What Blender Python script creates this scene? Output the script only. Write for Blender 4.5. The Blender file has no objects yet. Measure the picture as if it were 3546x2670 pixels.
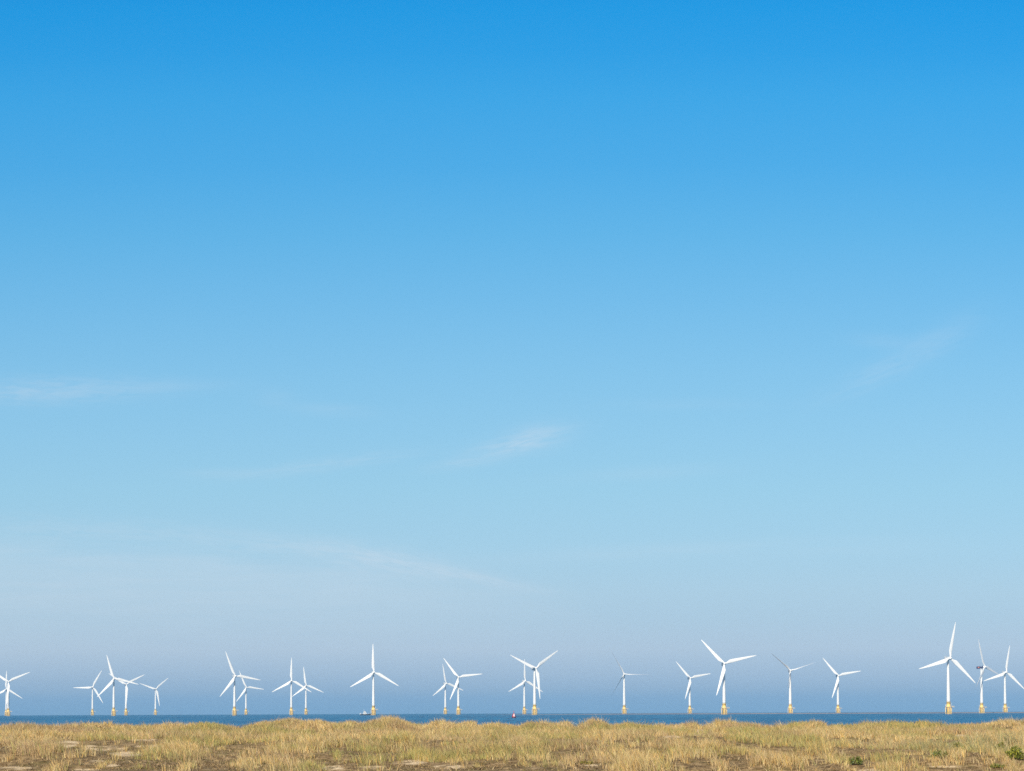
import bpy, bmesh, math, random
import numpy as np
from mathutils import Vector, Matrix

rng = np.random.default_rng(7)
random.seed(7)
S = bpy.context.scene
COL = S.collection
R = math.radians

# ------------------------------------------------------------------ camera
FPX, W, H = 8580.0, 3546.0, 2670.0       # focal length and frame of the photograph, in its pixels
EYE = 5.0                                # eye height above the sea
ROLL = 0.0037
PITCH = math.atan(344.6 / FPX)
SHIFT = (2460.8 - H / 2 - 344.6) / W
RE = 7.43e6                              # earth radius with refraction

cam = bpy.data.cameras.new("camera")
cam.sensor_width = 36.0
cam.lens = FPX / W * 36.0
cam.shift_y = SHIFT
cam.clip_start = 0.5
cam.clip_end = 60000
cam_ob = bpy.data.objects.new("camera", cam)
COL.objects.link(cam_ob)
CM = Matrix.Translation((0, 0, EYE)) @ Matrix.Rotation(math.pi / 2 + PITCH, 4, 'X') @ Matrix.Rotation(-ROLL, 4, 'Z')
cam_ob.matrix_world = CM
S.camera = cam_ob
M3 = CM.to_3x3()

def ray(px, py):
    """direction (with y = 1) of a photograph pixel"""
    v = M3 @ Vector(((px - W / 2) / FPX, (H / 2 - py + SHIFT * W) / FPX, -1.0))
    return v.x / v.y, v.z / v.y

def drop(d):
    return -d * d / (2 * RE)

# ------------------------------------------------------------------ materials
def nt(mat):
    mat.use_nodes = True
    t = mat.node_tree
    return t, t.nodes, t.links, t.nodes["Principled BSDF"]

def srgb(r, g, b):
    f = lambda c: c / 12.92 if c <= .04045 else ((c + .055) / 1.055) ** 2.4
    return (f(r / 255), f(g / 255), f(b / 255), 1)

def paint(name, col, rough=.5, var=.06, scale=2.0, metal=0.0):
    """painted steel or fibreglass with faint weathering"""
    m = bpy.data.materials.new(name)
    t, N, L, P = nt(m)
    tc = N.new("ShaderNodeTexCoord")
    n = N.new("ShaderNodeTexNoise"); n.inputs["Scale"].default_value = scale; n.inputs["Detail"].default_value = 6
    mp = N.new("ShaderNodeMapping"); mp.inputs["Scale"].default_value = (1, 1, .25)
    L.new(tc.outputs["Object"], mp.inputs["Vector"]); L.new(mp.outputs[0], n.inputs["Vector"])
    r = N.new("ShaderNodeValToRGB")
    r.color_ramp.elements[0].position = .3
    r.color_ramp.elements[1].position = .7
    r.color_ramp.elements[0].color = tuple(c * (1 - var * 2) for c in col[:3]) + (1,)
    r.color_ramp.elements[1].color = tuple(min(1, c * (1 + var)) for c in col[:3]) + (1,)
    L.new(n.outputs["Fac"], r.inputs["Fac"]); L.new(r.outputs[0], P.inputs["Base Color"])
    P.inputs["Roughness"].default_value = rough
    P.inputs["Metallic"].default_value = metal
    return m

M = {
    'white': paint("tower_white_paint", (.80, .80, .79), .45, .03, .3),
    'blade': paint("blade_white_gelcoat", (.86, .86, .85), .4, .02, .3),
    'grey': paint("nacelle_grey_shell", (.62, .64, .66), .5, .04, .5),
    'yellow': paint("marine_yellow_paint", (1.0, .66, .19), .55, .05, 1.2),
    'ladder': paint("pale_worn_yellow_steel", (.96, .70, .34), .6, .08, 1.5),
    'galv': paint("galvanised_steel", (.45, .44, .42), .5, .1, 3),
    'weed': paint("splash_zone_growth", (.42, .29, .17), .8, .2, 2),
    'navy': paint("navy_nacelle_steel", (.035, .04, .12), .5, .2, 1),
    'rust': paint("orange_red_primer", (.50, .17, .13), .6, .2, 1),
    'red': paint("buoy_red_paint", (.62, .035, .05), .5, .12, 2),
    'dark': paint("dark_hull_paint", (.02, .03, .05), .45, .2, 2),
    'black': paint("black_rubber", (.015, .015, .018), .7, .2, 4),
    'boatwhite': paint("boat_white_paint", (.78, .79, .8), .35, .04, 1),
    'glass': paint("dark_window_glass", (.02, .03, .04), .08, .1, 1),
    'bird': paint("grey_feathers", (.2, .2, .21), .8, .2, 9),
}

# ------------------------------------------------------------------ mesh helpers
def link(name, bm, mat, parent=None, smooth=True, mw=None):
    me = bpy.data.meshes.new(name)
    bmesh.ops.recalc_face_normals(bm, faces=bm.faces[:])
    bm.to_mesh(me); bm.free()
    if mat: me.materials.append(mat)
    if smooth:
        for p in me.polygons: p.use_smooth = True
    return put(name, me, parent, mw)

def put(name, me, parent=None, mw=None):
    o = bpy.data.objects.new(name, me)
    COL.objects.link(o)
    if parent: o.parent = parent
    if mw is not None: o.matrix_local = mw
    return o

def tube(bm, p, q, r0, r1=None, n=10):
    r1 = r0 if r1 is None else r1
    p, q = Vector(p), Vector(q)
    d = q - p
    rot = d.to_track_quat('Z', 'Y').to_matrix().to_4x4()
    bmesh.ops.create_cone(bm, cap_ends=True, segments=n, radius1=r0, radius2=r1, depth=d.length,
                          matrix=Matrix.Translation((p + q) / 2) @ rot)

def lathe(bm, prof, n=32):
    rings = []
    for z, r in prof:
        rings.append([bm.verts.new((r * math.cos(a), r * math.sin(a), z)) for a in [2 * math.pi * i / n for i in range(n)]])
    for a, b in zip(rings, rings[1:]):
        for i in range(n):
            bm.faces.new((a[i], a[(i + 1) % n], b[(i + 1) % n], b[i]))
    bm.faces.new(rings[0]); bm.faces.new(rings[-1])

def box(bm, x0, x1, y0, y1, z0, z1, bev=0.0, mat=None):
    r = bmesh.ops.create_cube(bm, size=1)
    vs = r['verts']
    mw = Matrix.Translation(((x0 + x1) / 2, (y0 + y1) / 2, (z0 + z1) / 2)) @ Matrix.Diagonal((x1 - x0, y1 - y0, z1 - z0, 1))
    if mat is not None: mw = mat @ mw
    bmesh.ops.transform(bm, matrix=mw, verts=vs)
    if bev:
        es = list({e for v in vs for e in v.link_edges})
        bmesh.ops.bevel(bm, geom=es, offset=bev, segments=2, affect='EDGES')

def ring_rail(bm, r, z, n=20, t=.05):
    pts = [Vector((r * math.cos(2 * math.pi * i / n), r * math.sin(2 * math.pi * i / n), z)) for i in range(n)]
    for i in range(n): tube(bm, pts[i], pts[(i + 1) % n], t, n=6)

def tag(o, label=None, cat=None, group=None, kind=None):
    if label: o["label"] = label
    if cat: o["category"] = cat
    if group: o["group"] = group
    if kind: o["kind"] = kind
    return o

def empty(name, loc, rz=0.0):
    o = bpy.data.objects.new(name, None)
    COL.objects.link(o)
    o.location = loc
    o.rotation_euler = (0, 0, rz)
    return o

# ------------------------------------------------------------------ wind turbine parts (built once, shared)
HUBZ, OVER = 60.0, 4.9

def me_of(fn, mat, smooth=True, name="m"):
    bm = bmesh.new(); fn(bm)
    bmesh.ops.recalc_face_normals(bm, faces=bm.faces[:])
    me = bpy.data.meshes.new(name); bm.to_mesh(me); bm.free()
    me.materials.append(mat)
    for p in me.polygons: p.use_smooth = smooth
    return me

def f_blade(bm):
    st = [(1.0, 1.9, 1.9, 0), (2.6, 1.95, 1.85, 0), (4.5, 2.9, 1.5, 10), (7.0, 3.95, 1.05, 12), (8.5, 4.05, .85, 11),
          (13, 3.7, .62, 7), (20, 3.0, .42, 4), (27, 2.3, .28, 2), (33, 1.6, .18, 1), (37.5, 1.0, .11, 0), (39.5, .62, .07, 0), (40.2, .2, .04, 0)]
    n = 14
    prev = None
    for r, c, th, tw in st:
        c *= 1.1
        k = min(1, max(0, (r - 2.6) / 4.4))
        le = .5 * (1 - k) + .27 * k           # leading edge share of the chord ahead of the axis
        vs = []
        for i in range(n):
            a = 2 * math.pi * i / n
            u = (math.cos(a) + 1) / 2          # 1 = leading edge
            x = (u - (1 - le)) * c
            shape = math.sin(a) * ((1 - k) * .5 + k * .5 * (max(u, 0.02) ** .45))
            y = shape * th
            t = R(tw)
            vs.append(bm.verts.new((x * math.cos(t) - y * math.sin(t), x * math.sin(t) + y * math.cos(t), r)))
        if prev:
            for i in range(n): bm.faces.new((prev[i], prev[(i + 1) % n], vs[(i + 1) % n], vs[i]))
        else: bm.faces.new(vs)
        prev = vs
    bm.faces.new(prev)

def f_hub(bm):
    bmesh.ops.create_uvsphere(bm, u_segments=24, v_segments=14, radius=1.0,
                              matrix=Matrix.Translation((0, -.25, 0)) @ Matrix.Diagonal((1.65, 2.1, 1.65, 1)))
    tube(bm, (0, 0, 0), (0, 1.5, 0), 1.55, 1.5, 24)

def f_nacelle(bm):
    secs = [(-3.45, 1.35, 1.35, 0), (-3.0, 1.6, 1.65, 0), (-1.5, 1.75, 1.85, .05), (2, 1.8, 1.95, .1), (5.2, 1.75, 1.8, .15), (6.0, 1.55, 1.5, .2)]
    prev = None
    for y, hw, hh, dz in secs:
        vs = []
        for i in range(20):
            a = 2 * math.pi * i / 20
            cx, cz = math.cos(a), math.sin(a)
            f = 1 / (abs(cx) ** 5 + abs(cz) ** 5) ** .2
            vs.append(bm.verts.new((cx * f * hw, y, cz * f * hh + dz)))
        if prev:
            for i in range(20): bm.faces.new((prev[i], prev[(i + 1) % 20], vs[(i + 1) % 20], vs[i]))
        else: bm.faces.new(vs)
        prev = vs
    bm.faces.new(prev)
    box(bm, -1.3, 1.3, 4.0, 5.6, 1.8, 2.5, .12)

def f_mast(bm):
    tube(bm, (-.6, 5.3, 2.4), (-.6, 5.3, 3.9), .06)
    tube(bm, (.6, 5.3, 2.4), (.6, 5.3, 3.9), .06)
    tube(bm, (-.9, 5.3, 3.5), (.9, 5.3, 3.5), .05)

def f_open_nacelle(bm):
    box(bm, -1.5, 1.5, -3.4, 6.4, -1.5, -1.15, .05)
    box(bm, -1.45, 1.45, 4.6, 6.4, -1.15, 1.45, .08)
    box(bm, -1.2, 1.2, -3.2, 1.2, -1.15, .75, .25)
    box(bm, -1.4, 1.4, 1.2, 4.6, -1.15, -.2, .08)
    for y in (1.3, 2.9, 4.5):
        for x in (-1.4, 1.4): tube(bm, (x, y, -1.2), (x, y, 1.4), .13)
        tube(bm, (-1.4, y, 1.4), (1.4, y, 1.4), .12)
    for x in (-1.4, 1.4): tube(bm, (x, 1.3, 1.38), (x, 6.3, 1.38), .13)
    tube(bm, (0, -1.6, .6), (0, -1.6, 1.9), .55, .5, 16)
    tube(bm, (-.6, 1.0, 1.3), (-.6, 1.0, 2.2), .1)

def f_red_block(bm):
    box(bm, -1.56, 1.56, 2.3, 4.3, -.85, 1.1, .15)

def f_tower(bm):
    prof = []
    for i in range(25):
        z = 13 + (58.1 - 13) * i / 24
        prof.append((z, 2.05 - .85 * i / 24))
    prof.append((58.35, 1.5)); prof.append((58.6, 1.5))
    lathe(bm, prof)

def f_transition(bm):
    lathe(bm, [(-3, 2.25), (7.1, 2.25), (7.1, 2.4), (7.5, 2.4), (7.5, 2.18), (12.7, 2.15), (12.7, 2.3), (13.0, 2.3), (13.0, 2.05)])

def f_platform(bm):
    tube(bm, (0, 0, 7.5), (0, 0, 7.8), 3.5, 3.5, 32)
    box(bm, 2.2, 6.5, -1.0, 1.0, 7.502, 7.802, .02)
    for a in range(8):
        c, s = math.cos(a * math.pi / 4), math.sin(a * math.pi / 4)
        tube(bm, (2.2 * c, 2.2 * s, 6.2), (3.3 * c, 3.3 * s, 7.5), .1)

def f_railing(bm):
    for z in (8.35, 8.9): ring_rail(bm, 3.4, z)
    for i in range(14):
        a = 2 * math.pi * i / 14
        tube(bm, (3.4 * math.cos(a), 3.4 * math.sin(a), 7.8), (3.4 * math.cos(a), 3.4 * math.sin(a), 8.9), .05, n=6)
    for y in (-.95, .95):
        for z in (8.35, 8.85): tube(bm, (3.0, y, z), (6.4, y, z), .05, n=6)
        for x in (4.2, 5.3, 6.4): tube(bm, (x, y, 7.8), (x, y, 8.85), .05, n=6)
    tube(bm, (6.4, -.95, 8.85), (6.4, .95, 8.85), .05, n=6)

def f_crane(bm):
    tube(bm, (-3.0, -1.0, 7.8), (-3.0, -1.0, 10.4), .22, .18)
    tube(bm, (-3.0, -1.0, 10.3), (-2.0, -1.6, 10.9), .14, .1)

def f_pole(bm):
    tube(bm, (2.9, -.8, 7.8), (2.9, -.8, 12.2), .09)

def f_landing(bm):
    # a pair of vertical fender pipes with rungs between, standing off the pile
    for y in (-.9, .9): tube(bm, (0, y, -3), (0, y, 7.3), .30, .30, 12)
    z = -2
    while z < 7.4:
        tube(bm, (0, -.9, z), (0, .9, z), .07, n=6); z += .6
    for z in (.8, 6.2):
        for y in (-.9, .9): tube(bm, (0, y, z), (-1.1, y * .8, z), .16)

def f_jtube(bm):
    tube(bm, (0, 0, -3), (0, 0, 7.4), .24, .24, 12)
    for z in (1.5, 5): tube(bm, (0, 0, z), (-.5, 0, z), .14)

def f_splash(bm):
    lathe(bm, [(-3, 2.3), (.9, 2.3), (1.1, 2.262)])

ME = {
    'blade': me_of(f_blade, M['blade'], name="blade"), 'hub': me_of(f_hub, M['blade'], name="hub"),
    'nacelle': me_of(f_nacelle, M['grey'], name="nacelle"), 'mast': me_of(f_mast, M['galv'], name="sensor_mast"),
    'open': me_of(f_open_nacelle, M['navy'], False, "open_nacelle"), 'block': me_of(f_red_block, M['rust'], False, "machinery"),
    'tower': me_of(f_tower, M['white'], name="tower"), 'tp': me_of(f_transition, M['yellow'], name="transition_piece"),
    'platform': me_of(f_platform, M['ladder'], False, "platform"), 'rail': me_of(f_railing, M['ladder'], name="railing"),
    'crane': me_of(f_crane, M['boatwhite'], name="davit_crane"), 'pole': me_of(f_pole, M['boatwhite'], name="marker_pole"),
    'landing': me_of(f_landing, M['ladder'], name="boat_landing"), 'jtube': me_of(f_jtube, M['yellow'], name="cable_tube"),
    'splash': me_of(f_splash, M['weed'], name="waterline_growth"),
}

# region (ox, oy, scale) of each measurement, hub, blade tips, tower top x, pitch of the blades, label
A = (0, 2280, 7.243); B = (250, 2260, 6.32); Cc = (740, 2240, 5.53); D = (1180, 2220, 5.95); E = (1480, 2260, 6.941)
F = (1740, 2240, 6.409); G = (2100, 2240, 6.406); I = (2320, 2200, 5.553); J = (2640, 2240, 6.144)
K = (3150, 2140, 4.628); Lr = (3340, 2180, 5.204)
T = [
 (A, (215, 590), [(770, 360), (180, 1150)], 212, 4, "front one of the two overlapping turbines cut by the left edge"),
 (A, (160, 775), [(180, 300), (560, 1010)], 157, 4, "turbine half hidden behind the leftmost one, one blade straight up"),
 (B, (450, 758), [(30, 770), (658, 390), (678, 1112)], 445, 4, "small turbine with one blade level to the left, leftmost of four together"),
 (B, (918, 578), [(763, 65), (548, 985), (1452, 718)], 910, 4, "tallest turbine of the left group of four"),
 (B, (1188, 700), [(808, 465), (1588, 510), (1190, 1180)], 1178, 4, "turbine with a blade hanging down its tower, right of the tallest of four"),
 (B, (1835, 800), [(1480, 668), (2115, 562), (1912, 1170)], 1823, 4, "small Y bladed turbine standing apart at the right of the left four"),
 (Cc, (415, 565), [(232, 90), (895, 657), (115, 960)], 398, 4, "large turbine whose level blade crosses a small turbine on its right"),
 (Cc, (628, 778), [(490, 455), (970, 828), (430, 1052)], 618, 4, "small turbine whose top blade passes behind its larger neighbour's level blade"),
 (Cc, (1494, 652), [(1496, 205), (1113, 863), (1872, 878)], 1486, 4, "upright bladed turbine whose right blade crosses a smaller turbine"),
 (Cc, (1773, 742), [(1722, 370), (1505, 950), (2113, 888)], 1766, 4, "smaller turbine crossed by the right blade of an upright bladed one"),
 (D, (685, 650), [(667, 68), (188, 955), (1192, 952)], 672, 4, "lone turbine, one blade straight up, work boat at its foot"),
 (E, (455, 745), [(375, 262), (127, 1042), (858, 935)], 430, 4, "smaller of two crossing turbines right of the work boat turbine"),
 (E, (752, 598), [(388, 128), (1325, 535), (540, 1145)], 742, 4, "larger of two crossing turbines right of the work boat turbine"),
 (F, (508, 762), [(497, 283), (112, 995), (892, 1022)], 483, 4, "turbine nearest the red buoy, behind and left of a taller one"),
 (F, (748, 480), [(155, 185), (1245, 115), (810, 1168)], 710, 4, "tall turbine near the red buoy, two blades raised in a wide V"),
 (G, (395, 612), [(100, 115), (985, 628), (80, 1110)], 391, 99, "thin bladed turbine alone in the gap right of the red buoy"),
 (I, (398, 828), [(122, 503), (780, 768), (287, 1250)], 378, 4, "small turbine just left of the large one with the same blade pose"),
 (I, (1052, 550), [(603, 85), (1660, 417), (888, 1172)], 1036, 4, "large turbine with one blade to the upper left, small twin on its left"),
 (J, (602, 510), [(165, 105), (1080, 375), (513, 1060)], 588, 99, "thin bladed turbine between two broad bladed ones, blades turned edge on"),
 (J, (1622, 618), [(1292, 222), (2092, 538), (1480, 1103)], 1604, 4, "broad bladed turbine just left of the wide gap before the tallest turbine"),
 (K, (650, 650), [(92 + 650, 90), (130, 805), (1040, 1072)], 615, 4, "tallest turbine of all, with the brightest yellow base"),
 (Lr, (362, 680), [(288, 145), (572, 905), (252, 1003)], 303, -9, "side on turbine with an open navy nacelle and orange red block"),
 (Lr, (755, 775), [(814, 330), (345, 925), (1105, 1165)], 726, 4, "rightmost turbine, its lower right blade cut by the picture's edge"),
]

def build_turbine(i, reg, hub, tips, topx, pitch, label):
    ox, oy, s = reg
    hx, hy = ox + hub[0] / s, oy + hub[1] / s
    tx = ox + topx / s
    rx, rz = ray(hx, hy)
    d = 3000.0
    for _ in range(40):
        d = (HUBZ + drop(d) - EYE) / rz
    ppm = FPX / d
    off = (hx - tx) / ppm
    psi = math.asin(max(.03, min(.93, off / OVER)))
    c = math.cos(psi)
    zs, rr = 0j, []
    for q in tips:
        dx = (ox + q[0] / s - hx) / c
        dy = -(oy + q[1] / s - hy)
        rr.append(math.hypot(dx, dy))
        zs += complex(math.cos(3 * math.atan2(dx, dy)), math.sin(3 * math.atan2(dx, dy)))
    th0 = math.atan2(zs.imag, zs.real) / 3
    rot = sum(rr) / len(rr) / ppm / 40.2
    rot = max(.94, min(1.07, rot))
    X = d * rx
    al = math.atan2(X, d)
    phi = psi - al
    X0 = X - OVER * math.sin(phi)
    Y0 = d + OVER * math.cos(phi)
    root = empty("wind_turbine", (X0, Y0, drop(d)), -al)
    tag(root, "white " + label if i != 0 else label,
        "wind turbine", "wind turbines standing in the sea")
    put("waterline_growth", ME['splash'], root)
    put("transition_piece", ME['tp'], root)
    put("tower", ME['tower'], root)
    pf = put("platform", ME['platform'], root)
    put("railing", ME['rail'], pf)
    put("davit_crane", ME['crane'], pf)
    put("marker_pole", ME['pole'], pf)
    for a in (178, -62, 20):
        put("boat_landing", ME['landing'], root, Matrix.Rotation(R(a), 4, 'Z') @ Matrix.Translation((3.15, 0, 0)))
    for a in (-118, -92, -35):
        put("cable_tube", ME['jtube'], root, Matrix.Rotation(R(a), 4, 'Z') @ Matrix.Translation((2.75, 0, 0)))
    yaw = Matrix.Translation((0, 0, HUBZ)) @ Matrix.Rotation(psi, 4, 'Z') @ Matrix.Rotation(R(-5), 4, 'X')
    if "navy" in label:
        nc = put("nacelle", ME['open'], root, yaw)
        nc["label"] = "open navy steel nacelle with its cover off"
        put("machinery_block", ME['block'], nc)
    else:
        nc = put("nacelle", ME['nacelle'], root, yaw)
        put("sensor_mast", ME['mast'], nc)
    hubm = yaw @ Matrix.Translation((0, -OVER, 0))
    put("rotor_hub", ME['hub'], root, hubm)
    for k in range(3):
        put("blade", ME['blade'], root, hubm @ Matrix.Rotation(th0 + k * 2 * math.pi / 3, 4, 'Y')
            @ Matrix.Rotation(R(pitch), 4, 'Z') @ Matrix.Diagonal((1, 1, rot, 1)))
    return d, psi, rot

for i, a in enumerate(T):
    r_ = build_turbine(i, *a)
    print("turbine", i, [round(x, 2) for x in r_])

# ------------------------------------------------------------------ sea
def grid_obj(name, V, nu, nv, mat, wrap=False):
    me = bpy.data.meshes.new(name)
    i, j = np.meshgrid(np.arange(nu - 1), np.arange(nv if wrap else nv - 1), indexing='ij')
    a = i * nv + j; b = i * nv + (j + 1) % nv; c = (i + 1) * nv + (j + 1) % nv; d = (i + 1) * nv + j
    Fq = np.stack([a, d, c, b], -1).reshape(-1, 4)
    mesh_np(me, V, Fq)
    me.materials.append(mat)
    me.polygons.foreach_set("use_smooth", np.ones(len(Fq), bool))
    return put(name, me)

def mesh_np(me, V, Fq):
    k = Fq.shape[1]
    me.vertices.add(len(V)); me.vertices.foreach_set("co", np.ascontiguousarray(V, np.float32).ravel())
    me.loops.add(Fq.size); me.loops.foreach_set("vertex_index", Fq.astype(np.int32).ravel())
    me.polygons.add(len(Fq)); me.polygons.foreach_set("loop_start", (np.arange(len(Fq)) * k).astype(np.int32))
    me.update(calc_edges=True)

def sea_material():
    m = bpy.data.materials.new("sea_water")
    t, N, L, P = nt(m)
    tc = N.new("ShaderNodeTexCoord")
    def noise(sx, sy, scale, det, rough=.55):
        mp = N.new("ShaderNodeMapping"); mp.inputs["Scale"].default_value = (sx, sy, 1)
        n = N.new("ShaderNodeTexNoise"); n.inputs["Scale"].default_value = scale
        n.inputs["Detail"].default_value = det; n.inputs["Roughness"].default_value = rough
        L.new(tc.outputs["Object"], mp.inputs["Vector"]); L.new(mp.outputs[0], n.inputs["Vector"])
        return n.outputs["Fac"]
    big = noise(1 / 3.5, 1 / 150, 1, 3, .6)
    band = noise(1 / 160, 1 / 420, 1, 4, .6)       # wind-ruffled bands and wave groups
    small = noise(1 / 1.6, 1 / 2.6, 1, 4, .6)
    r = N.new("ShaderNodeValToRGB")  # wind streaks, plus light and dark wave faces put into the colour
    e = r.color_ramp.elements
    e[0].position = .34; e[0].color = (.001, .044, .125, 1)
    e[1].position = .66; e[1].color = (.003, .195, .37, 1)
    ad = N.new('ShaderNodeMath'); ad.operation = 'MULTIPLY_ADD'; ad.inputs[1].default_value = .45
    L.new(band, ad.inputs[0]); sb = N.new('ShaderNodeMath'); sb.operation = 'SUBTRACT'; sb.inputs[1].default_value = .225
    L.new(big, sb.inputs[0]); L.new(sb.outputs[0], ad.inputs[2]); L.new(ad.outputs[0], r.inputs["Fac"]); L.new(r.outputs[0], P.inputs["Base Color"])
    b1 = N.new("ShaderNodeBump"); b1.inputs["Strength"].default_value = 1; b1.inputs["Distance"].default_value = .5
    b2 = N.new("ShaderNodeBump"); b2.inputs["Strength"].default_value = 1; b2.inputs["Distance"].default_value = 6
    L.new(small, b1.inputs["Height"]); L.new(big, b2.inputs["Height"]); L.new(b2.outputs[0], b1.inputs["Normal"])
    L.new(b1.outputs[0], P.inputs["Normal"])
    P.inputs["Roughness"].default_value = .32
    P.inputs["IOR"].default_value = 1.33
    P.inputs["Specular IOR Level"].default_value = .3
    return m

nv = 720
rad = np.concatenate([[3.0], np.geomspace(120, 13500, 200)])
ang = np.arange(nv) * 2 * np.pi / nv
V = np.stack([rad[:, None] * np.sin(ang), rad[:, None] * np.cos(ang), np.broadcast_to((-rad ** 2 / (2 * RE))[:, None], (len(rad), nv))], -1)
sea = grid_obj("sea", V.reshape(-1, 3), len(rad), nv, sea_material(), True)
tag(sea, kind="structure")

# ------------------------------------------------------------------ value noise
_tabs = {}
def vnoise(x, y, seed=0):
    if seed not in _tabs: _tabs[seed] = np.random.default_rng(1000 + seed).random((256, 256))
    t = _tabs[seed]
    xi, yi = np.floor(x).astype(int), np.floor(y).astype(int)
    fx, fy = x - xi, y - yi
    fx = fx * fx * (3 - 2 * fx); fy = fy * fy * (3 - 2 * fy)
    g = lambda a, b: t[a % 256, b % 256]
    return ((g(xi, yi) * (1 - fx) + g(xi + 1, yi) * fx) * (1 - fy) + (g(xi, yi + 1) * (1 - fx) + g(xi + 1, yi + 1) * fx) * fy)

def fbm(x, y, seed=0, oct=4):
    s, a, tot = 0, 1, 0
    for k in range(oct):
        s = s + a * vnoise(x * 2 ** k + 17.3 * k, y * 2 ** k + 9.1 * k, seed + k); tot += a; a *= .5
    return s / tot

# ------------------------------------------------------------------ dunes
YC = 162.0                                   # distance of the dune crest
SIL = [(-300, 2503), (-150, 2497), (0, 2506), (60, 2502), (190, 2510), (240, 2500), (280, 2497), (350, 2496), (380, 2506), (400, 2510), (440, 2501), (490, 2509),
       (515, 2505), (578, 2502), (600, 2503), (680, 2497), (725, 2498), (770, 2507), (808, 2520), (850, 2508), (890, 2495), (950, 2492), (1005, 2484),
       (1040, 2493), (1055, 2493), (1100, 2488), (1130, 2490), (1170, 2498), (1220, 2489), (1245, 2499), (1280, 2490), (1330, 2485), (1385, 2488),
       (1410, 2499), (1465, 2507), (1515, 2494), (1560, 2503), (1640, 2494), (1660, 2503), (1700, 2497), (1800, 2507), (1830, 2495), (1900, 2499),
       (1970, 2494), (1998, 2513), (2015, 2504), (2050, 2489), (2120, 2504), (2180, 2495), (2240, 2505), (2290, 2506), (2320, 2505), (2365, 2502),
       (2410, 2497), (2430, 2503), (2445, 2518), (2460, 2507), (2525, 2495), (2580, 2499), (2620, 2502), (2660, 2508), (2700, 2505), (2720, 2516),
       (2765, 2505), (2800, 2498), (2840, 2493), (2868, 2503), (2885, 2521), (2905, 2512), (2946, 2502), (2990, 2508), (3050, 2500), (3100, 2496),
       (3200, 2494), (3250, 2502), (3290, 2519), (3330, 2504), (3380, 2500), (3420, 2508), (3460, 2493), (3546, 2498), (3700, 2502), (3900, 2496)]
SIL = [(a, 2500 + (b - 2501) * 1.42) for a, b in SIL]
sx = np.array([ray(a, b)[0] * YC for a, b in SIL])
sz = np.array([EYE + ray(a, b)[1] * YC for a, b in SIL]) - .37      # ground height below the grass tips
BY = np.array([-700, -60, 0, 40, 70, 85, 100, 120, 140, 154, YC, 172, 190, 230, 300, 420])
BZ = np.array([3.2, 3.3, 3.35, 3.1, 3.0, 3.03, 3.20, 3.38, 3.38, 3.56, 3.92, 3.75, 2.8, .7, -1.6, -4.0])

def height(x, y):
    x = np.asarray(x, float); y = np.asarray(y, float)
    z = np.interp(y, BY, BZ)
    crest = np.interp(x, sx, sz) - 3.92
    w = np.exp(-((y - YC) / 9.0) ** 2)
    far = np.clip((y - 60) / 25, 0, 1) * np.clip((215 - y) / 30, 0, 1)
    near = (1 - np.exp(-((y - YC) / 11.0) ** 2)) * np.interp(y, [100, 148], [1, .35])
    h = (fbm(x / 9, y / 9, 3, 3) - .5) * 1.25 + (fbm(x / 2.4, y / 2.8, 11, 3) - .5) * .35
    # ground behind the crest stays below the sight line
    z = z + crest * w + h * near * far
    z = np.where(y > YC + 4, np.minimum(z, np.interp(x, sx, sz) - (y - YC - 4) * .03), z)
    return z

# grid of points hit by photograph pixels, for placing what the photo shows where it stands
def ground_at(px, py):
    rx, rz = ray(px, py)
    ys = np.linspace(60, YC + 2, 900)
    zs = height(ys * rx, ys)
    hit = np.nonzero(zs >= EYE + ys * rz)[0]
    y = ys[hit[0]] if len(hit) else 165
    return float(y * rx), float(y)

# patches: (px, py, half width px, half height px, weight)
SAND = [(430, 2612, 60, 11), (370, 2592, 85, 10), (240, 2577, 45, 12), (520, 2584, 70, 6), (95, 2578, 30, 8), (500, 2560, 60, 8), (310, 2590, 40, 9),
        (1150, 2660, 45, 8), (1285, 2656, 55, 7), (1425, 2640, 60, 8), (1560, 2656, 75, 9), (2395, 2544, 40, 5), (2425, 2532, 25, 6), (2320, 2552, 45, 6),
        (2490, 2546, 30, 4), (2565, 2557, 45, 4), (3080, 2545, 30, 5), (385, 2650, 22, 5), (300, 2666, 60, 4), (60, 2660, 60, 6), (2048, 2650, 30, 4),
        (3330, 2548, 25, 5), (3270, 2655, 60, 4), (330, 2636, 30, 4), (3010, 2668, 60, 4), (870, 2655, 30, 4)]
BARE = SAND + [(100, 2650, 170, 26), (330, 2645, 150, 24), (560, 2655, 130, 22), (740, 2640, 90, 18), (900, 2590, 70, 7), (1190, 2610, 50, 14), (1350, 2600, 90, 8),
        (820, 2578, 45, 7), (600, 2620, 60, 6), (1180, 2655, 130, 14), (1350, 2655, 120, 14), (1500, 2655, 120, 18), (1650, 2650, 120, 16), (1850, 2645, 110, 12),
        (2050, 2650, 90, 14), (1900, 2612, 70, 8), (2060, 2575, 40, 6), (2290, 2605, 60, 9), (2450, 2645, 120, 16), (2530, 2625, 80, 10), (2700, 2655, 130, 12),
        (2560, 2665, 200, 8), (2900, 2662, 130, 10), (3300, 2635, 80, 12), (3430, 2655, 140, 16), (3200, 2660, 120, 12), (3350, 2615, 60, 8), (2760, 2600, 50, 8),
        (1720, 2565, 35, 10), (1090, 2535, 30, 5), (780, 2605, 60, 6), (3000, 2605, 50, 7), (1760, 2600, 60, 7), (1500, 2545, 30, 5), (700, 2600, 60, 6)]
M3I = np.array(M3.transposed())
def project(x, y, z):
    """where a point stands in the photograph"""
    q = M3I @ np.stack([x, y, z - EYE])
    return W / 2 + FPX * q[0] / -q[2], H / 2 + SHIFT * W - FPX * q[1] / -q[2]

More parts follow.
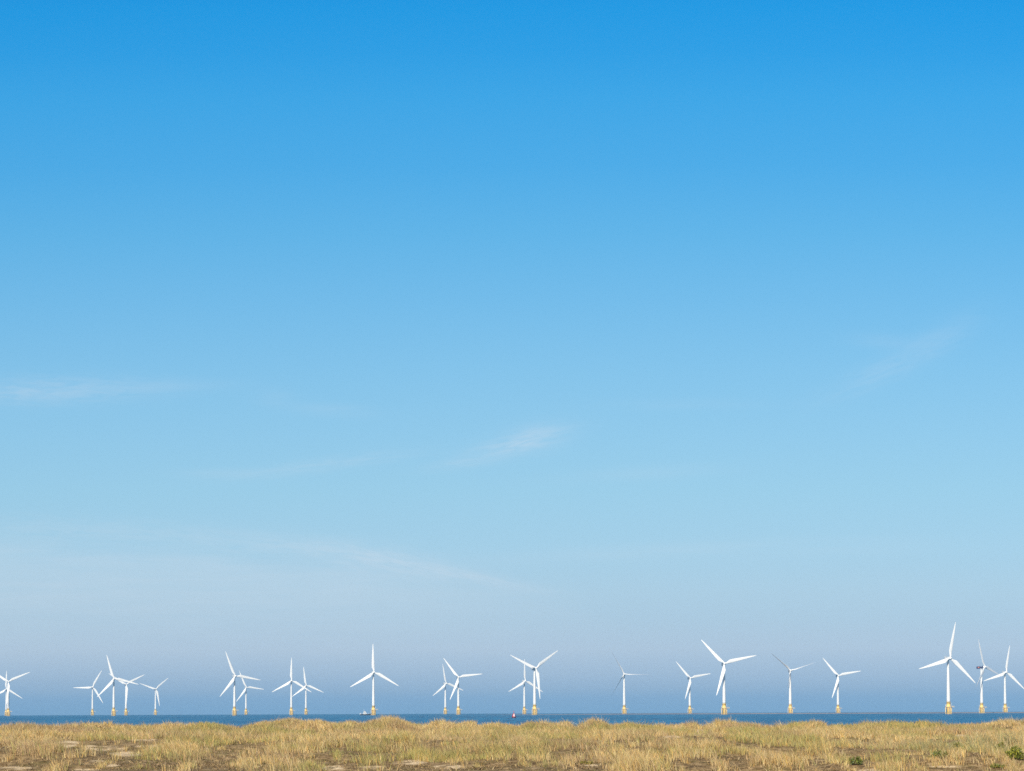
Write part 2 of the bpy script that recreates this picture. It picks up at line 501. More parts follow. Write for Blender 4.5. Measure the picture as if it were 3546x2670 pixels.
def patch(lst, x, y, z, soft=.35, grow=0.0):
    m = np.zeros_like(x)
    px, py = project(x, y, z)
    wob = (fbm(px / 45, py / 14, 45, 3) - .5) * 1.6
    for cx, cy, a, b in lst:
        q = ((px - cx) / (a + grow)) ** 2 + ((py - cy) / (b + grow)) ** 2
        k = (q < 5) & (y > 20) & (y < YC + 3)
        m[k] = np.maximum(m[k], np.clip((1.0 + wob[k] - q[k]) / soft, 0, 1))
    return m

xs = np.concatenate([np.linspace(-420, -42, 40)[:-1], np.arange(-42, 42, .16), np.linspace(42, 420, 40)])
ys = np.concatenate([np.linspace(-600, 66, 60)[:-1], np.arange(66, 184, .2), np.linspace(184, 420, 60)])
GX, GY = np.meshgrid(xs, ys, indexing='ij')
GZ = height(GX, GY)
def ground_material():
    m = bpy.data.materials.new("dune_sand_and_litter")
    t, N, L, P = nt(m)
    tc = N.new("ShaderNodeTexCoord")
    at = N.new("ShaderNodeAttribute"); at.attribute_name = "sand"
    def noise(scale, det, rough=.6, sc=(1, 1, 1)):
        mp = N.new("ShaderNodeMapping"); mp.inputs["Scale"].default_value = sc
        n = N.new("ShaderNodeTexNoise"); n.inputs["Scale"].default_value = scale; n.inputs["Detail"].default_value = det; n.inputs["Roughness"].default_value = rough
        L.new(tc.outputs["Object"], mp.inputs[0]); L.new(mp.outputs[0], n.inputs["Vector"]); return n.outputs["Fac"]
    def ramp(fac, stops):
        r = N.new("ShaderNodeValToRGB")
        el = r.color_ramp.elements
        while len(el) < len(stops): el.new(.5)
        for e_, (p, c) in zip(el, stops): e_.position = p; e_.color = c + (1,)
        L.new(fac, r.inputs[0]); return r.outputs[0]
    litter = ramp(noise(2.2, 8, .7), [(.30, (.07, .045, .02)), (.43, (.20, .13, .06)), (.55, (.38, .26, .125)), (.68, (.56, .40, .21))])
    moss = ramp(noise(.9, 5), [(.52, (0, 0, 0)), (.60, (1, 1, 1))])
    mossc = ramp(noise(5, 5, .7), [(.35, (.06, .05, .012)), (.65, (.16, .13, .03))])
    mx = N.new("ShaderNodeMix"); mx.data_type = 'RGBA'
    mm = N.new("ShaderNodeMath"); mm.operation = 'MULTIPLY'; mm.inputs[1].default_value = .55
    L.new(moss, mm.inputs[0]); L.new(mm.outputs[0], mx.inputs[0]); L.new(litter, mx.inputs[6]); L.new(mossc, mx.inputs[7])
    sandc = ramp(noise(3.5, 8, .65), [(.35, (.55, .39, .21)), (.5, (.78, .58, .34)), (.7, (.86, .68, .43))])
    mx2 = N.new("ShaderNodeMix"); mx2.data_type = 'RGBA'
    L.new(at.outputs["Fac"], mx2.inputs[0]); L.new(mx.outputs[2], mx2.inputs[6]); L.new(sandc, mx2.inputs[7])
    L.new(mx2.outputs[2], P.inputs["Base Color"])
    P.inputs["Roughness"].default_value = .95
    P.inputs["Specular IOR Level"].default_value = .15
    b = N.new("ShaderNodeBump"); b.inputs["Distance"].default_value = .12; b.inputs["Strength"].default_value = .9
    L.new(noise(4, 8, .7), b.inputs["Height"]); L.new(b.outputs[0], P.inputs["Normal"])
    return m
dune = grid_obj("dune_ground", np.stack([GX, GY, GZ], -1).reshape(-1, 3), len(xs), len(ys), ground_material())
dune.data.flip_normals()
tag(dune, kind="structure")
near_m = (np.abs(GX) < 45) & (GY > 60) & (GY < 190)
sm = np.zeros_like(GX); sm[near_m] = patch(SAND, GX[near_m], GY[near_m], GZ[near_m], .4)
sm *= np.clip((fbm(GX / .45, GY / 1.3, 80, 4) - .31) * 7, .12, 1)
sm = np.maximum(sm, np.where(GY > 205, 1.0, 0)).ravel()
at = dune.data.attributes.new("sand", 'FLOAT', 'POINT'); at.data.foreach_set("value", sm.astype(np.float32))

# ------------------------------------------------------------------ grass
def blades(name, x, y, z, hgt, lean, az, width, col, nseg, mat, curl=1.0):
    """one mesh of tapering bent blades; arrays per blade"""
    n = len(x)
    ts = np.linspace(0, 1, nseg + 1)
    dx, dy = np.cos(az), np.sin(az)
    fa = rng.uniform(0, np.pi, n)                 # facing of the blade
    wx, wy = np.cos(fa), np.sin(fa)
    rows = []
    for k, t in enumerate(ts):
        out = lean * hgt * (t ** (1 + curl))
        up = hgt * (t - .25 * lean * t * t)
        cx, cy, cz = x + dx * out, y + dy * out, z + up
        if k < nseg:
            w = width * (1 - .75 * t) * .5
            rows.append(np.stack([cx - wx * w, cy - wy * w, cz], -1)); rows.append(np.stack([cx + wx * w, cy + wy * w, cz], -1))
        else: rows.append(np.stack([cx, cy, cz], -1))
    V = np.stack(rows, 1)                          # n, m, 3
    m = V.shape[1]
    base = np.arange(n)[:, None] * m
    me = bpy.data.meshes.new(name)
    loops, starts = [], []
    quads = np.concatenate([base + np.array([[2 * k, 2 * k + 1, 2 * k + 3, 2 * k + 2]]) for k in range(nseg - 1)], 0) if nseg > 1 else np.zeros((0, 4), int)
    tris = base + np.array([[2 * nseg - 2, 2 * nseg - 1, 2 * nseg]])
    li = np.concatenate([quads.ravel(), tris.ravel()]).astype(np.int32)
    st = np.concatenate([np.arange(len(quads)) * 4, len(quads) * 4 + np.arange(len(tris)) * 3]).astype(np.int32)
    me.vertices.add(n * m); me.vertices.foreach_set("co", V.reshape(-1, 3).astype(np.float32).ravel())
    me.loops.add(len(li)); me.loops.foreach_set("vertex_index", li)
    me.polygons.add(len(st)); me.polygons.foreach_set("loop_start", st)
    me.update(calc_edges=True)
    ca = me.color_attributes.new("tint", 'FLOAT_COLOR', 'POINT')
    c4 = np.ones((n, m, 4), np.float32); c4[:, :, :3] = col[:, None, :]
    ca.data.foreach_set("color", c4.ravel())
    me.materials.append(mat)
    return put(name, me)

def grass_material():
    m = bpy.data.materials.new("dry_grass_blade")
    t, N, L, P = nt(m)
    a = N.new("ShaderNodeAttribute"); a.attribute_name = "tint"
    L.new(a.outputs["Color"], P.inputs["Base Color"])
    P.inputs["Roughness"].default_value = .55
    P.inputs["Specular IOR Level"].default_value = .3
    tr = N.new("ShaderNodeBsdfTranslucent"); L.new(a.outputs["Color"], tr.inputs["Color"])
    mx = N.new("ShaderNodeMixShader"); mx.inputs[0].default_value = .25
    L.new(P.outputs[0], mx.inputs[1]); L.new(tr.outputs[0], mx.inputs[2])
    L.new(mx.outputs[0], N["Material Output"].inputs["Surface"])
    return m
GM = grass_material()

def scatter(n, y0, y1, pad=9.0):
    """points spread evenly over the wedge of dune the camera looks at, with a margin on both sides"""
    yy = np.sqrt(rng.uniform(y0 ** 2, y1 ** 2, n * 2))
    xx = rng.uniform(-1, 1, n * 2) * (yy * .207 + pad)
    k = rng.permutation(n * 2)[:n]
    return xx[k], yy[k]

STRAW = np.array([.80, .55, .22]); GOLD = np.array([.82, .51, .16]); GREEN = np.array([.42, .41, .12]); PALE = np.array([.78, .63, .35])
BROWN = np.array([.33, .22, .12]); SAGE = np.array([.38, .38, .19]); PINK = np.array([.55, .37, .24])

def tints(x, y, n):
    g = np.clip((fbm(x / 3.2, y / 6, 60, 3) - .48) * 7, 0, 1)[:, None]
    p = np.clip((fbm(x / 3, y / 5, 70, 3) - .50) * 5, 0, 1)[:, None]
    r_ = rng.random((n, 1)); r2 = rng.random((n, 1))
    c = STRAW * (1 - r_) + PALE * r_
    c = np.where(r2 < .2, GOLD, c)
    c = c * (1 - .78 * g * (r2 > .25)) + GREEN * (.78 * g * (r2 > .25))
    c = c * (1 - .5 * p) + PINK * .85 * (.5 * p)
    c = np.where(rng.random((n, 1)) < .10, BROWN, c)
    c = np.where(rng.random((n, 1)) < .10, GREEN * 1.1, c)
    # grey green growth low on the right-hand slope
    rx, ry = RG
    s = np.exp(-(((x - rx) / 4.5) ** 2 + ((y - ry) / 9) ** 2))[:, None]
    c = np.where(rng.random((n, 1)) < s * .45, SAGE, c)
    return c * rng.uniform(.8, 1.15, (n, 1))
RG = ground_at(3420, 2600)

# tufts of marram
nt_ = 62000
tx, ty = scatter(nt_, 70, 174)
tz = height(tx, ty)
cl = fbm(tx / 2.3, ty / 4.0, 20, 4)
dens = np.clip((cl - .46) * 7.0, .06, 1)
dens = np.where(ty > 146, np.maximum(dens, .8), dens)
size = rng.uniform(.65, 1.2, nt_) * (.24 + 1.05 * fbm(tx / 2.6, ty / 4, 30, 3)) * (.8 + .3 * dens)
size *= np.interp(ty, [80, 100, 125, 150], [.62, .74, .85, .9])
size *= np.where(ty > 148,   .30 + 1.45 * fbm(tx / 1.1, ty / 1.6, 55, 2), 1)      # ragged crest
m = np.zeros(nt_)
for f_ in (0.0, .35, .7):                    # nothing grows on the bare ground or hides it
    m = np.maximum(m, patch(BARE, tx, ty, tz + size * f_, .5))
dens *= 1 - .965 * m
dens *= 1 - .72 * np.clip((100 - ty) / 8, 0, 1)         # thin towards the near edge
keep = rng.random(nt_) < dens
tx, ty, size, dens = tx[keep], ty[keep], size[keep], dens[keep]
# tall clumps one can pick out: base pixel, half width, height
CLUMP = [(70, 2606, 30, 50), (150, 2600, 38, 62), (185, 2604, 22, 55), (195, 2672, 26, 40), (640, 2668, 16, 48), (355, 2655, 14, 26), (560, 2612, 60, 44), (650, 2612, 50, 46),
         (1060, 2668, 36, 40), (960, 2640, 50, 44), (850, 2650, 30, 36), (1010, 2600, 60, 40), (1165, 2618, 12, 30), (1560, 2630, 60, 44), (1470, 2620, 50, 40), (1720, 2612, 60, 46),
         (2190, 2670, 36, 74), (2235, 2672, 30, 80), (2150, 2672, 30, 40), (2075, 2640, 14, 44), (1980, 2640, 20, 34), (2300, 2660, 30, 34), (2495, 2652, 18, 40), (2440, 2590, 60, 44), (2340, 2590, 40, 44),
         (2660, 2640, 50, 48), (2740, 2640, 50, 50), (2900, 2640, 26, 40), (3090, 2668, 46, 44), (3180, 2660, 16, 30), (2840, 2610, 60, 46), (3230, 2600, 60, 50),
         (2950, 2669, 12, 20), (3520, 2662, 34, 24), (3490, 2650, 20, 34), (3250, 2645, 26, 30), (3470, 2625, 20, 30), (3300, 2625, 40, 44), (3400, 2590, 60, 56), (3510, 2580, 40, 66), (3430, 2655, 10, 34), (3500, 2660, 14, 30), (2010, 2580, 50, 36), (1300, 2600, 60, 38), (1810, 2650, 14, 30)]
ex = []
for cx, cy, hw, hp in CLUMP:
    x0, y0 = ground_at(cx, min(cy, 2669))
    for q in range(int(hw * 1.1)):
        xx = x0 + rng.normal(0, .55) * hw / FPX * y0; yy = y0 + rng.normal(0, 1.0)
        ex.append((xx, yy, hp / FPX * y0 * rng.uniform(.9, 1.35)))
ex = np.array(ex)
tx = np.concatenate([tx, ex[:, 0]]); ty = np.concatenate([ty, ex[:, 1]]); size = np.concatenate([size, ex[:, 2]])
nb = 18
bx = np.repeat(tx, nb); by = np.repeat(ty, nb); bs = np.repeat(size, nb); n = len(bx)
rr = np.abs(rng.normal(0, .11, n)) * (.6 + bs); aa = rng.uniform(0, 2 * np.pi, n)
bx = bx + rr * np.cos(aa); by = by + rr * np.sin(aa)
hg = bs * rng.uniform(.45, .95, n) * np.interp(by, [140, 155], [.92, .66])
lean = np.clip(rng.normal(.28, .16, n) + rr * 1.2, .02, 1.1)
azm = aa + rng.normal(0, .5, n)
azm = np.where(rng.random(n) < .35, rng.normal(2.9, .7, n), azm)     # a breeze bends many of them one way
dead = rng.random(n) < .26                                     # short dead leaves, their brown putting shade round the foot of each tuft
hg = np.where(dead, hg * .42, hg); lean = np.where(dead, lean + .6, lean)
tcol = np.repeat(rng.uniform(.68, 1.12, (len(tx), 1)), nb, 0)
col_ = tints(np.repeat(tx, nb), np.repeat(ty, nb), n) * tcol
col_ = np.where(dead[:, None], BROWN * rng.uniform(.5, 1.2, (n, 1)), col_)
blades("marram_grass", bx, by, height(bx, by) - .02, hg, lean, azm, rng.uniform(.014, .027, n) * (by / 108),
       col_, 2, GM)
tag(bpy.data.objects["marram_grass"], "straw coloured marram grass covering the dunes", "grass", kind="stuff")
print("grass blades", n)

# short dead stalks lying between the tufts
n = 170000
x, y = scatter(n, 74, 150)
b = patch(BARE, x, y, height(x, y), .5); sd = patch(SAND, x, y, height(x, y), .4)
keep = rng.random(n) < (.55 + .45 * b) * (1 - .85 * sd) * np.clip((150 - y) / 40, .1, 1)
x, y = x[keep], y[keep]; n = len(x)
c = np.where(rng.random((n, 1)) < .5, np.array([.44, .29, .13]), np.array([.17, .105, .045]))
c = np.where(rng.random((n, 1)) < .25, np.array([.62, .46, .24]), c)
mo = (fbm(x / 2.2, y / 4, 90, 3) > .56)[:, None] & (rng.random((n, 1)) < .6)
c = np.where(mo, np.array([.17, .15, .04]), c) * rng.uniform(.75, 1.2, (n, 1))
blades("dead_grass_litter", x, y, height(x, y) - .01, rng.uniform(.05, .17, n), rng.uniform(.6, 2.6, n), rng.uniform(0, 2 * np.pi, n),
       rng.uniform(.02, .04, n), c, 2, GM, .3)
tag(bpy.data.objects["dead_grass_litter"], "brown dead stalks and moss lying between the grass tufts", "ground cover", kind="stuff")

# green shrubs
def leaf_material():
    m = bpy.data.materials.new("shrub_leaf")
    t, N, L, P = nt(m)
    a = N.new("ShaderNodeAttribute"); a.attribute_name = "tint"
    L.new(a.outputs["Color"], P.inputs["Base Color"]); P.inputs["Roughness"].default_value = .5
    return m
LM = leaf_material()
SM = paint("brown_twig", (.12, .08, .05), .8, .2, 20)
SHR = [(2965, 2650, 20, 26, (.065, .09, .018), "small dark green bush near the bottom edge, alone among dry grass"),
       (3524, 2630, 40, 40, (.12, .14, .02), "largest olive green bush at the right edge"),
       (3465, 2604, 22, 28, (.12, .13, .02), "olive bush up and to the left of the largest bush at the right edge"),
       (3250, 2628, 28, 26, (.10, .12, .03), "olive green bush half buried in grass, below two bushes higher up the slope"),
       (3318, 2603, 22, 26, (.10, .12, .025), "green bush in long grass right of the half buried olive bush"),
       (3298, 2586, 22, 14, (.09, .12, .025), "low strip of green bush topmost of the bushes on the right slope"),
       (3458, 2660, 26, 9, (.13, .15, .03), "low yellow green clump on bare brown ground near the bottom right corner"),
       (1600, 2626, 22, 8, (.12, .15, .025), "low green clump above the bare sandy mound, bottom middle"),
       (2035, 2648, 24, 7, (.15, .14, .03), "flat mossy green cushion on bare ground right of the bottom middle")]
for px, py, rw, rh, colr, lab in SHR:
    x0, y0 = ground_at(px, py)
    w, hh = rw / FPX * y0, rh / FPX * y0 * 1.15
    z0 = float(height(x0, y0))
    root = empty("green_shrub", (x0, y0, z0))
    tag(root, lab, "shrub", "green shrubs among the dune grass")
    n = int(900 * max(.35, w * hh * 6))
    n = min(n, 4200)
    # leaves in upright sprigs inside an uneven dome
    ns = max(14, n // 40)
    sa = rng.uniform(0, 2 * np.pi, ns); sr = np.sqrt(rng.random(ns)) * w
    sxp, syp = sr * np.cos(sa), sr * np.sin(sa)
    sh = hh * rng.uniform(.55, 1.1, ns) * np.sqrt(np.clip(1.1 - (sr / w) ** 2, .1, 1))
    k = rng.integers(0, ns, n); u = rng.random(n) ** .7
    lx = sxp[k] * (1 + .15 * u) + rng.normal(0, .035, n); ly = syp[k] + rng.normal(0, .035, n)
    lz = sh[k] * u
    cc = np.array(colr) * rng.uniform(.6, 1.5, (n, 1))
    cc = np.where(rng.random((n, 1)) < .35, cc * np.array([2.4, 2.0, 1.3]), cc)  # some leaves lightened, putting highlights into the leaf colour
    f = blades("foliage", lx, ly, lz, rng.uniform(.05, .11, n), rng.uniform(.2, 1.2, n), rng.uniform(0, 2 * np.pi, n), rng.uniform(.025, .045, n), cc, 2, LM)
    f.parent = root
    bm = bmesh.new()
    for q in range(min(ns, 18)):
        tube(bm, (sxp[q] * .3, syp[q] * .3, -.05), (sxp[q], syp[q], sh[q] * .85), .012, .005, 5)
    link("stem", bm, SM, root)

# ------------------------------------------------------------------ sandbank
def bank():
    m = bpy.data.materials.new("wet_sandbank")
    t, N, L, P = nt(m)
    tc = N.new("ShaderNodeTexCoord"); n = N.new("ShaderNodeTexNoise"); n.inputs["Scale"].default_value = .03; n.inputs["Detail"].default_value = 8
    L.new(tc.outputs["Object"], n.inputs["Vector"])
    r = N.new("ShaderNodeValToRGB"); r.color_ramp.elements[0].position = .35; r.color_ramp.elements[1].position = .65
    r.color_ramp.elements[0].color = (.24, .215, .22, 1); r.color_ramp.elements[1].color = (.34, .30, .29, 1)
    L.new(n.outputs[0], r.inputs[0]); L.new(r.outputs[0], P.inputs["Base Color"]); P.inputs["Roughness"].default_value = .9
    xs = np.linspace(-40, 1500, 420); v = np.linspace(0, 1, 17)
    Xg, Vg = np.meshgrid(xs, v, indexing='ij')
    Yg = 3350 + Vg * 110 + 20 * np.sin(Xg / 160)
    top = np.clip((Xg + 40) / 180, 0, 1) ** .8 * (.75 + .35 * fbm(Xg / 55, Xg * 0 + 3, 5, 4) + .35 * np.clip((Xg - 250) / 500, 0, 1))
    Zg = -(Xg ** 2 + Yg ** 2) / (2 * RE) - .3 + (top + .3) * np.sin(np.pi * Vg) ** .6
    o = grid_obj("sandbank", np.stack([Xg, Yg, Zg], -1).reshape(-1, 3), len(xs), len(v), m)
    o.data.flip_normals()
    tag(o, kind="structure")
bank()

# ------------------------------------------------------------------ work boat
def boat():
    d = 3565.0
    rx, _ = ray(1266, 2474)
    root = empty("work_boat", (d * rx, d, drop(d)))
    tag(root, "small work boat with a dark hull and white wheelhouse beside a turbine foot", "boat")
    bm = bmesh.new()
    L_ = 15.5; prev = None
    for i in range(15):
        t = i / 14; x = -L_ / 2 + L_ * t
        w = 2.3 * (1 - max(0, (t - .6) / .4) ** 2.2) + .03
        sheer = 1.5 + 1.0 * max(0, t - .45) ** 1.5 * 2
        vs = [bm.verts.new(p) for p in ((x, -w, sheer), (x, -w * .92, .3), (x, -w * .55, -.6), (x, w * .55, -.6), (x, w * .92, .3), (x, w, sheer))]
        if prev:
            for k in range(5): bm.faces.new((prev[k], prev[k + 1], vs[k + 1], vs[k]))
            bm.faces.new((prev[5], prev[0], vs[0], vs[5]))
        else: bm.faces.new(vs)
        prev = vs
    bm.faces.new(prev)
    hull = link("hull", bm, M['dark'], root, False)
    bm = bmesh.new()
    for s in (-1, 1):
        for i in range(8):
            x = -7 + i * 1.8
            w = 2.25 * (1 - max(0, ((x + 7.75) / 15.5 - .6) / .4) ** 2.2)
            tube(bm, (x, s * w, 1.5), (x, s * w, 2.9), .07)
        tube(bm, (-7, s * 2.25, 2.9), (3, s * 2.2, 3.0), .07)
        tube(bm, (3, s * 2.2, 3.0), (6.6, s * .9, 3.3), .07)
    link("guard_rail", bm, M['boatwhite'], root)
    bm = bmesh.new(); box(bm, -3.6, 1.6, -1.6, 1.6, 1.52, 3.6, .15); box(bm, -2.8, .6, -1.4, 1.4, 3.602, 5.4, .25)
    wh = link("wheelhouse", bm, M['boatwhite'], root, False)
    bm = bmesh.new(); box(bm, -2.5, .3, -1.43, 1.43, 4.2, 4.9); box(bm, -1.8, .64, -1.1, 1.1, 4.2, 4.9); box(bm, -3.2, 1.0, -1.63, 1.63, 2.5, 3.0)
    link("window", bm, M['glass'], wh, False)
    bm = bmesh.new(); tube(bm, (-2.6, 0, 5.3), (-2.9, 0, 8.6), .12, .06); tube(bm, (-2.8, -.9, 7.2), (-2.8, .9, 7.2), .06); tube(bm, (-1.6, 0, 5.4), (-1.6, 0, 6.4), .4, .4)
    link("mast", bm, M['boatwhite'], root)
    bm = bmesh.new(); box(bm, -7.9, -7.3, -2.0, 2.0, .4, 3.2, .1)
    link("stern_gantry", bm, M['boatwhite'], root, False)
boat()

# ------------------------------------------------------------------ buoy
def buoy():
    d = 1735.0
    rx, _ = ray(1779.5, 2486)
    root = empty("navigation_buoy", (d * rx, d, drop(d)))
    tag(root, "red navigation buoy with a white streak and pointed top floating in the sea", "buoy")
    bm = bmesh.new(); lathe(bm, [(-.8, 1.0), (-.3, 1.45), (.35, 1.5), (.6, 1.25), (.6, .9)], 32)
    link("float", bm, M['dark'], root)
    bm = bmesh.new(); lathe(bm, [(.6, 1.2), (1.0, 1.15), (3.0, .62), (3.2, .5)], 24)
    body = link("tower", bm, M['red'], root)
    bm = bmesh.new()
    pr = bmesh.ops.create_cone(bm, cap_ends=True, segments=4, radius1=.50, radius2=.30, depth=1.9, matrix=Matrix.Translation((.12, -.86, 1.95)) @ Matrix.Rotation(R(-14), 4, 'X') @ Matrix.Rotation(R(45), 4, 'Z') @ Matrix.Diagonal((1, 1, 1, 1)))
    link("white_streak", bm, M['boatwhite'], body, False)  # upright white streak on the front of the tower
    bm = bmesh.new(); tube(bm, (0, 0, 3.2), (0, 0, 3.65), .26, .26, 16)
    link("lantern", bm, M['black'], root)
    bm = bmesh.new(); tube(bm, (0, 0, 3.65), (0, 0, 3.95), .07); tube(bm, (0, 0, 3.95), (0, 0, 4.9), .22, .18, 16)
    link("topmark", bm, M['red'], root)
    bm = bmesh.new(); ring_rail(bm, 1.35, 1.25, 18, .05)
    for i in range(9):
        a = 2 * math.pi * i / 9
        tube(bm, (1.35 * math.cos(a), 1.35 * math.sin(a), .5), (1.35 * math.cos(a), 1.35 * math.sin(a), 1.25), .05, n=6)
    link("guard_ring", bm, M['red'], root)
buoy()

# ------------------------------------------------------------------ haze
HAZE = 5.5e-5
bm = bmesh.new()
box(bm, -14500, 14500, -14500, 14500, -25, 112)
m = bpy.data.materials.new("sea_haze"); m.use_nodes = True
N = m.node_tree.nodes; N.clear()
o_ = N.new("ShaderNodeOutputMaterial"); v_ = N.new("ShaderNodeVolumePrincipled")
v_.inputs["Color"].default_value = (.45, .74, 1.0, 1)
v_.inputs["Density"].default_value = HAZE
m.node_tree.links.new(v_.outputs[0], o_.inputs["Volume"])
hz = link("haze", bm, m, None, False)
tag(hz, kind="stuff")

# ------------------------------------------------------------------ sky and sun
SUN_EL, SUN_AZ = R(33), R(198)             # azimuth clockwise from the view direction (+Y): behind and a little to the left
w = bpy.data.worlds.new("World"); S.world = w; w.use_nodes = True
t = w.node_tree; N, L = t.nodes, t.links
bg = N["Background"]
sky = N.new("ShaderNodeTexSky"); sky.sky_type = 'NISHITA'; sky.sun_disc = False
sky.sun_elevation = SUN_EL; sky.sun_rotation = SUN_AZ
sky.air_density = 1.0; sky.dust_density = .6; sky.ozone_density = 2.0
tc = N.new("ShaderNodeTexCoord")
def mth(op, a, b=None, c=None, clamp=False):
    n = N.new("ShaderNodeMath"); n.operation = op; n.use_clamp = clamp
    for k, v in enumerate((a, b, c)):
        if v is None: continue
        if isinstance(v, (int, float)): n.inputs[k].default_value = v
        else: L.new(v, n.inputs[k])
    return n.outputs[0]
sep = N.new("ShaderNodeSeparateXYZ"); L.new(tc.outputs["Generated"], sep.inputs[0])
X_, Y_, Z_ = sep.outputs
ymax = mth('MAXIMUM', Y_, .05)
U = mth('DIVIDE', X_, ymax); Vv = mth('DIVIDE', Z_, ymax)
# sky colour by elevation: (photograph row, sRGB colour)
ROWS = [(0, (34, 154, 227)), (160, (46, 159, 229)), (320, (61, 166, 231)), (560, (77, 172, 232)), (800, (97, 181, 233)), (1040, (116, 189, 235)), (1280, (133, 197, 236)), (1500, (146, 203, 236)),
        (1700, (157, 208, 235)), (1900, (167, 210, 234)), (2050, (175, 209, 230)), (2150, (176, 206, 227)), (2250, (181, 204, 225)), (2340, (168, 194, 220)), (2390, (155, 186, 218)),
        (2416, (133, 175, 216)), (2450, (121, 170, 214)), (2466, (118, 168, 213))]
SC = .36
rampn = N.new("ShaderNodeValToRGB")
el = rampn.color_ramp.elements
pts = []
for row, c in reversed(ROWS):
    zz = (2461 - row) / FPX
    pts.append((max(0.0, zz / SC + .01), c))
pts.append((.30 / SC + .01, (28, 146, 222))); pts.append((.98, (16, 105, 190)))
while len(el) < len(pts): el.new(.5)
for e_, (p, c) in zip(el, pts): e_.position = p; e_.color = srgb(*c)
VF = mth('ADD', mth('MULTIPLY', Vv, 1 / SC), .01, None, True)
L.new(VF, rampn.inputs[0])
# cirrus
def nz(sx_, sy_, det, rot=0.0, off=0.0, dist=0.0):
    mp = N.new("ShaderNodeMapping"); mp.inputs["Rotation"].default_value = (0, 0, rot)
    cb = N.new("ShaderNodeCombineXYZ"); L.new(U, cb.inputs[0]); L.new(Vv, cb.inputs[1]); cb.inputs[2].default_value = off
    L.new(cb.outputs[0], mp.inputs[0]); mp.inputs["Scale"].default_value = (sx_, sy_, 1)
    n = N.new("ShaderNodeTexNoise"); n.inputs["Scale"].default_value = 1; n.inputs["Detail"].default_value = det; n.inputs["Roughness"].default_value = .55
    n.inputs["Distortion"].default_value = dist
    L.new(mp.outputs[0], n.inputs["Vector"]); return n.outputs[0]
streak = nz(14, 90, 4, 0, 1.3, .4)
fine = nz(30, 260, 4, .05, 4.1, .5)
tot = None; tot_f = None
WISP = [  # px, py, half length px, half width px, slope (up to the right), strength
    (120, 1355, 330, 26, .02, .42), (560, 1335, 200, 12, .0, .14), (950, 1372, 60, 18, .0, .12), (1150, 1420, 130, 14, -.08, .16),
    (1790, 1535, 140, 20, .25, .48), (1860, 1515, 90, 28, .16, .30), (1600, 1605, 110, 12, .12, .22), (1120, 1610, 260, 14, .13, .26), (760, 1640, 140, 10, .0, .14),
    (2230, 1640, 260, 16, .07, .12), (3090, 1270, 210, 26, .46, .20), (3270, 1150, 120, 26, .55, .13), (3060, 1180, 110, 16, -.05, .12), (2350, 1400, 260, 12, 0, .08),
    (320, 1838, 520, 26, -.05, .26), (1020, 1895, 340, 24, -.07, .30), (1300, 1945, 240, 26, -.16, .40), (1520, 1975, 260, 16, -.22, .42), (1760, 2020, 160, 10, -.20, .25),
    (2250, 1905, 500, 14, .04, .10), (1960, 1930, 300, 14, .05, .08), (2800, 1900, 500, 20, .02, .10)]
for px, py, la, lb, sl, st in WISP:
    u0, v0 = ray(px, py)
    ca, sa = math.cos(math.atan(sl)), math.sin(math.atan(sl))
    du, dv = mth('SUBTRACT', U, u0), mth('SUBTRACT', Vv, v0)
    a = mth('MULTIPLY', mth('ADD', mth('MULTIPLY', du, ca), mth('MULTIPLY', dv, sa)), FPX / (la * 1.15))
    b = mth('MULTIPLY', mth('SUBTRACT', mth('MULTIPLY', dv, ca), mth('MULTIPLY', du, sa)), FPX / (lb * 1.7))
    q = mth('ADD', mth('MULTIPLY', a, a), mth('MULTIPLY', b, b))
    g = mth('MULTIPLY', mth('POWER', 2.718, mth('MULTIPLY', q, -1.0)), st)
    if st < .2:                      # the faintest ones share one streak pattern
        tot_f = g if tot_f is None else mth('ADD', tot_f, g); continue
    cb = N.new("ShaderNodeCombineXYZ")
    L.new(mth('ADD', mth('MULTIPLY', a, la / 120), px * .013), cb.inputs[0]); L.new(mth('ADD', mth('MULTIPLY', b, 1.9), mth('MULTIPLY', a, .5)), cb.inputs[1])
    n1 = N.new("ShaderNodeTexNoise"); n1.inputs["Scale"].default_value = 1.2; n1.inputs["Detail"].default_value = 4
    n1.inputs["Roughness"].default_value = .6; n1.inputs["Distortion"].default_value = .7; L.new(cb.outputs[0], n1.inputs["Vector"])
    g = mth('MULTIPLY', g, mth('MULTIPLY', mth('SUBTRACT', n1.outputs[0], .24), 2.7, None, True))
    tot = g if tot is None else mth('ADD', tot, g)
tot = mth('ADD', tot, mth('MULTIPLY', tot_f, mth('MULTIPLY', mth('SUBTRACT', mth('ADD', mth('MULTIPLY', streak, .5), mth('MULTIPLY', fine, .7)), .28), 2.6, None, True)))
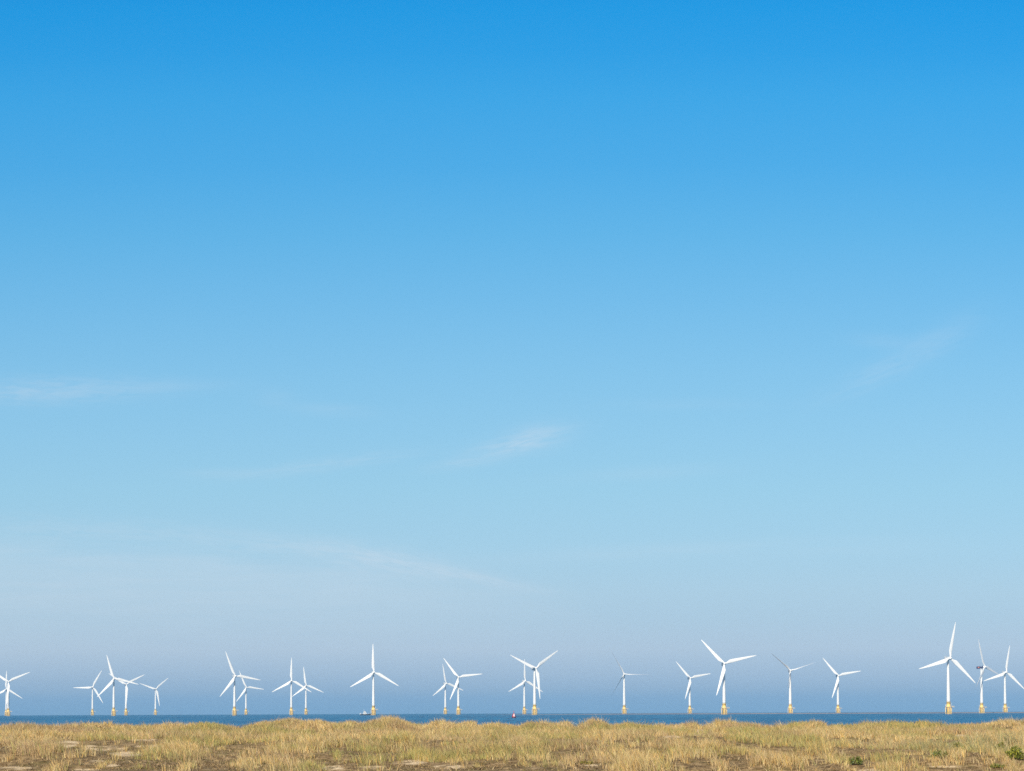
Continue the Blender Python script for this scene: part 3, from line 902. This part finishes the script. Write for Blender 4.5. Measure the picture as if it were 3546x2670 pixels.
# thin veil below a long slanting edge on the left half
edge = mth('SUBTRACT', (2461 - 1830) / FPX, mth('MULTIPLY', mth('MAXIMUM', mth('ADD', U, .21), 0), .09))
edge = mth('SUBTRACT', edge, mth('MULTIPLY', mth('POWER', mth('MAXIMUM', mth('ADD', U, .08), 0), 2.0), .8))
edge = mth('ADD', edge, mth('MULTIPLY', mth('SUBTRACT', streak, .5), .016))
veil = mth('MULTIPLY', mth('SUBTRACT', edge, Vv), 130, None, True)
veil = mth('MULTIPLY', veil, mth('MULTIPLY', mth('SUBTRACT', .06, U), 8, None, True))
veil = mth('MULTIPLY', veil, mth('MULTIPLY', mth('SUBTRACT', Vv, .012), 30, None, True))
veil = mth('MULTIPLY', veil, mth('ADD', mth('MULTIPLY', fine, .46), .17))
cov = mth('ADD', tot, veil, None, True)
mixc = N.new("ShaderNodeMix"); mixc.data_type = 'RGBA'
L.new(mth('MULTIPLY', cov, .62), mixc.inputs[0]); L.new(rampn.outputs[0], mixc.inputs[6]); mixc.inputs[7].default_value = srgb(214, 226, 238)
# gentle left-to-right change of the clear sky
tone = mth('ADD', mth('MULTIPLY', U, .12), 1.0)
sc_ = N.new("ShaderNodeVectorMath"); sc_.operation = 'SCALE'; L.new(mixc.outputs[2], sc_.inputs[0]); L.new(tone, sc_.inputs[3])
# physical sky everywhere except the measured part in front
nis = N.new("ShaderNodeVectorMath"); nis.operation = 'SCALE'; L.new(sky.outputs[0], nis.inputs[0]); nis.inputs[3].default_value = .10
front = mth('MULTIPLY', mth('SUBTRACT', mth('DIVIDE', Y_, 1.0), .15), 3, None, True)
front = mth('MULTIPLY', front, mth('MULTIPLY', mth('SUBTRACT', .62, Z_), 3.5, None, True))
mixs = N.new("ShaderNodeMix"); mixs.data_type = 'RGBA'
L.new(front, mixs.inputs[0]); L.new(nis.outputs[0], mixs.inputs[6]); L.new(sc_.outputs[0], mixs.inputs[7])
L.new(mixs.outputs[2], bg.inputs["Color"]); bg.inputs["Strength"].default_value = 1.0

sl = bpy.data.lights.new("sun", 'SUN'); sl.energy = 5.0; sl.angle = R(.5); sl.color = (1.0, .925, .79)
so = bpy.data.objects.new("sun", sl); COL.objects.link(so)
dirv = Vector((math.sin(SUN_AZ) * math.cos(SUN_EL), math.cos(SUN_AZ) * math.cos(SUN_EL), math.sin(SUN_EL)))
so.rotation_euler = dirv.to_track_quat('Z', 'Y').to_euler()

S.view_settings.view_transform = 'Standard'; S.view_settings.look = 'None'
S.view_settings.exposure = 0; S.view_settings.gamma = 1
S.render.engine = 'CYCLES'
S.cycles.use_denoising = False
S.cycles.max_bounces = 4; S.cycles.diffuse_bounces = 2; S.cycles.volume_bounces = 0
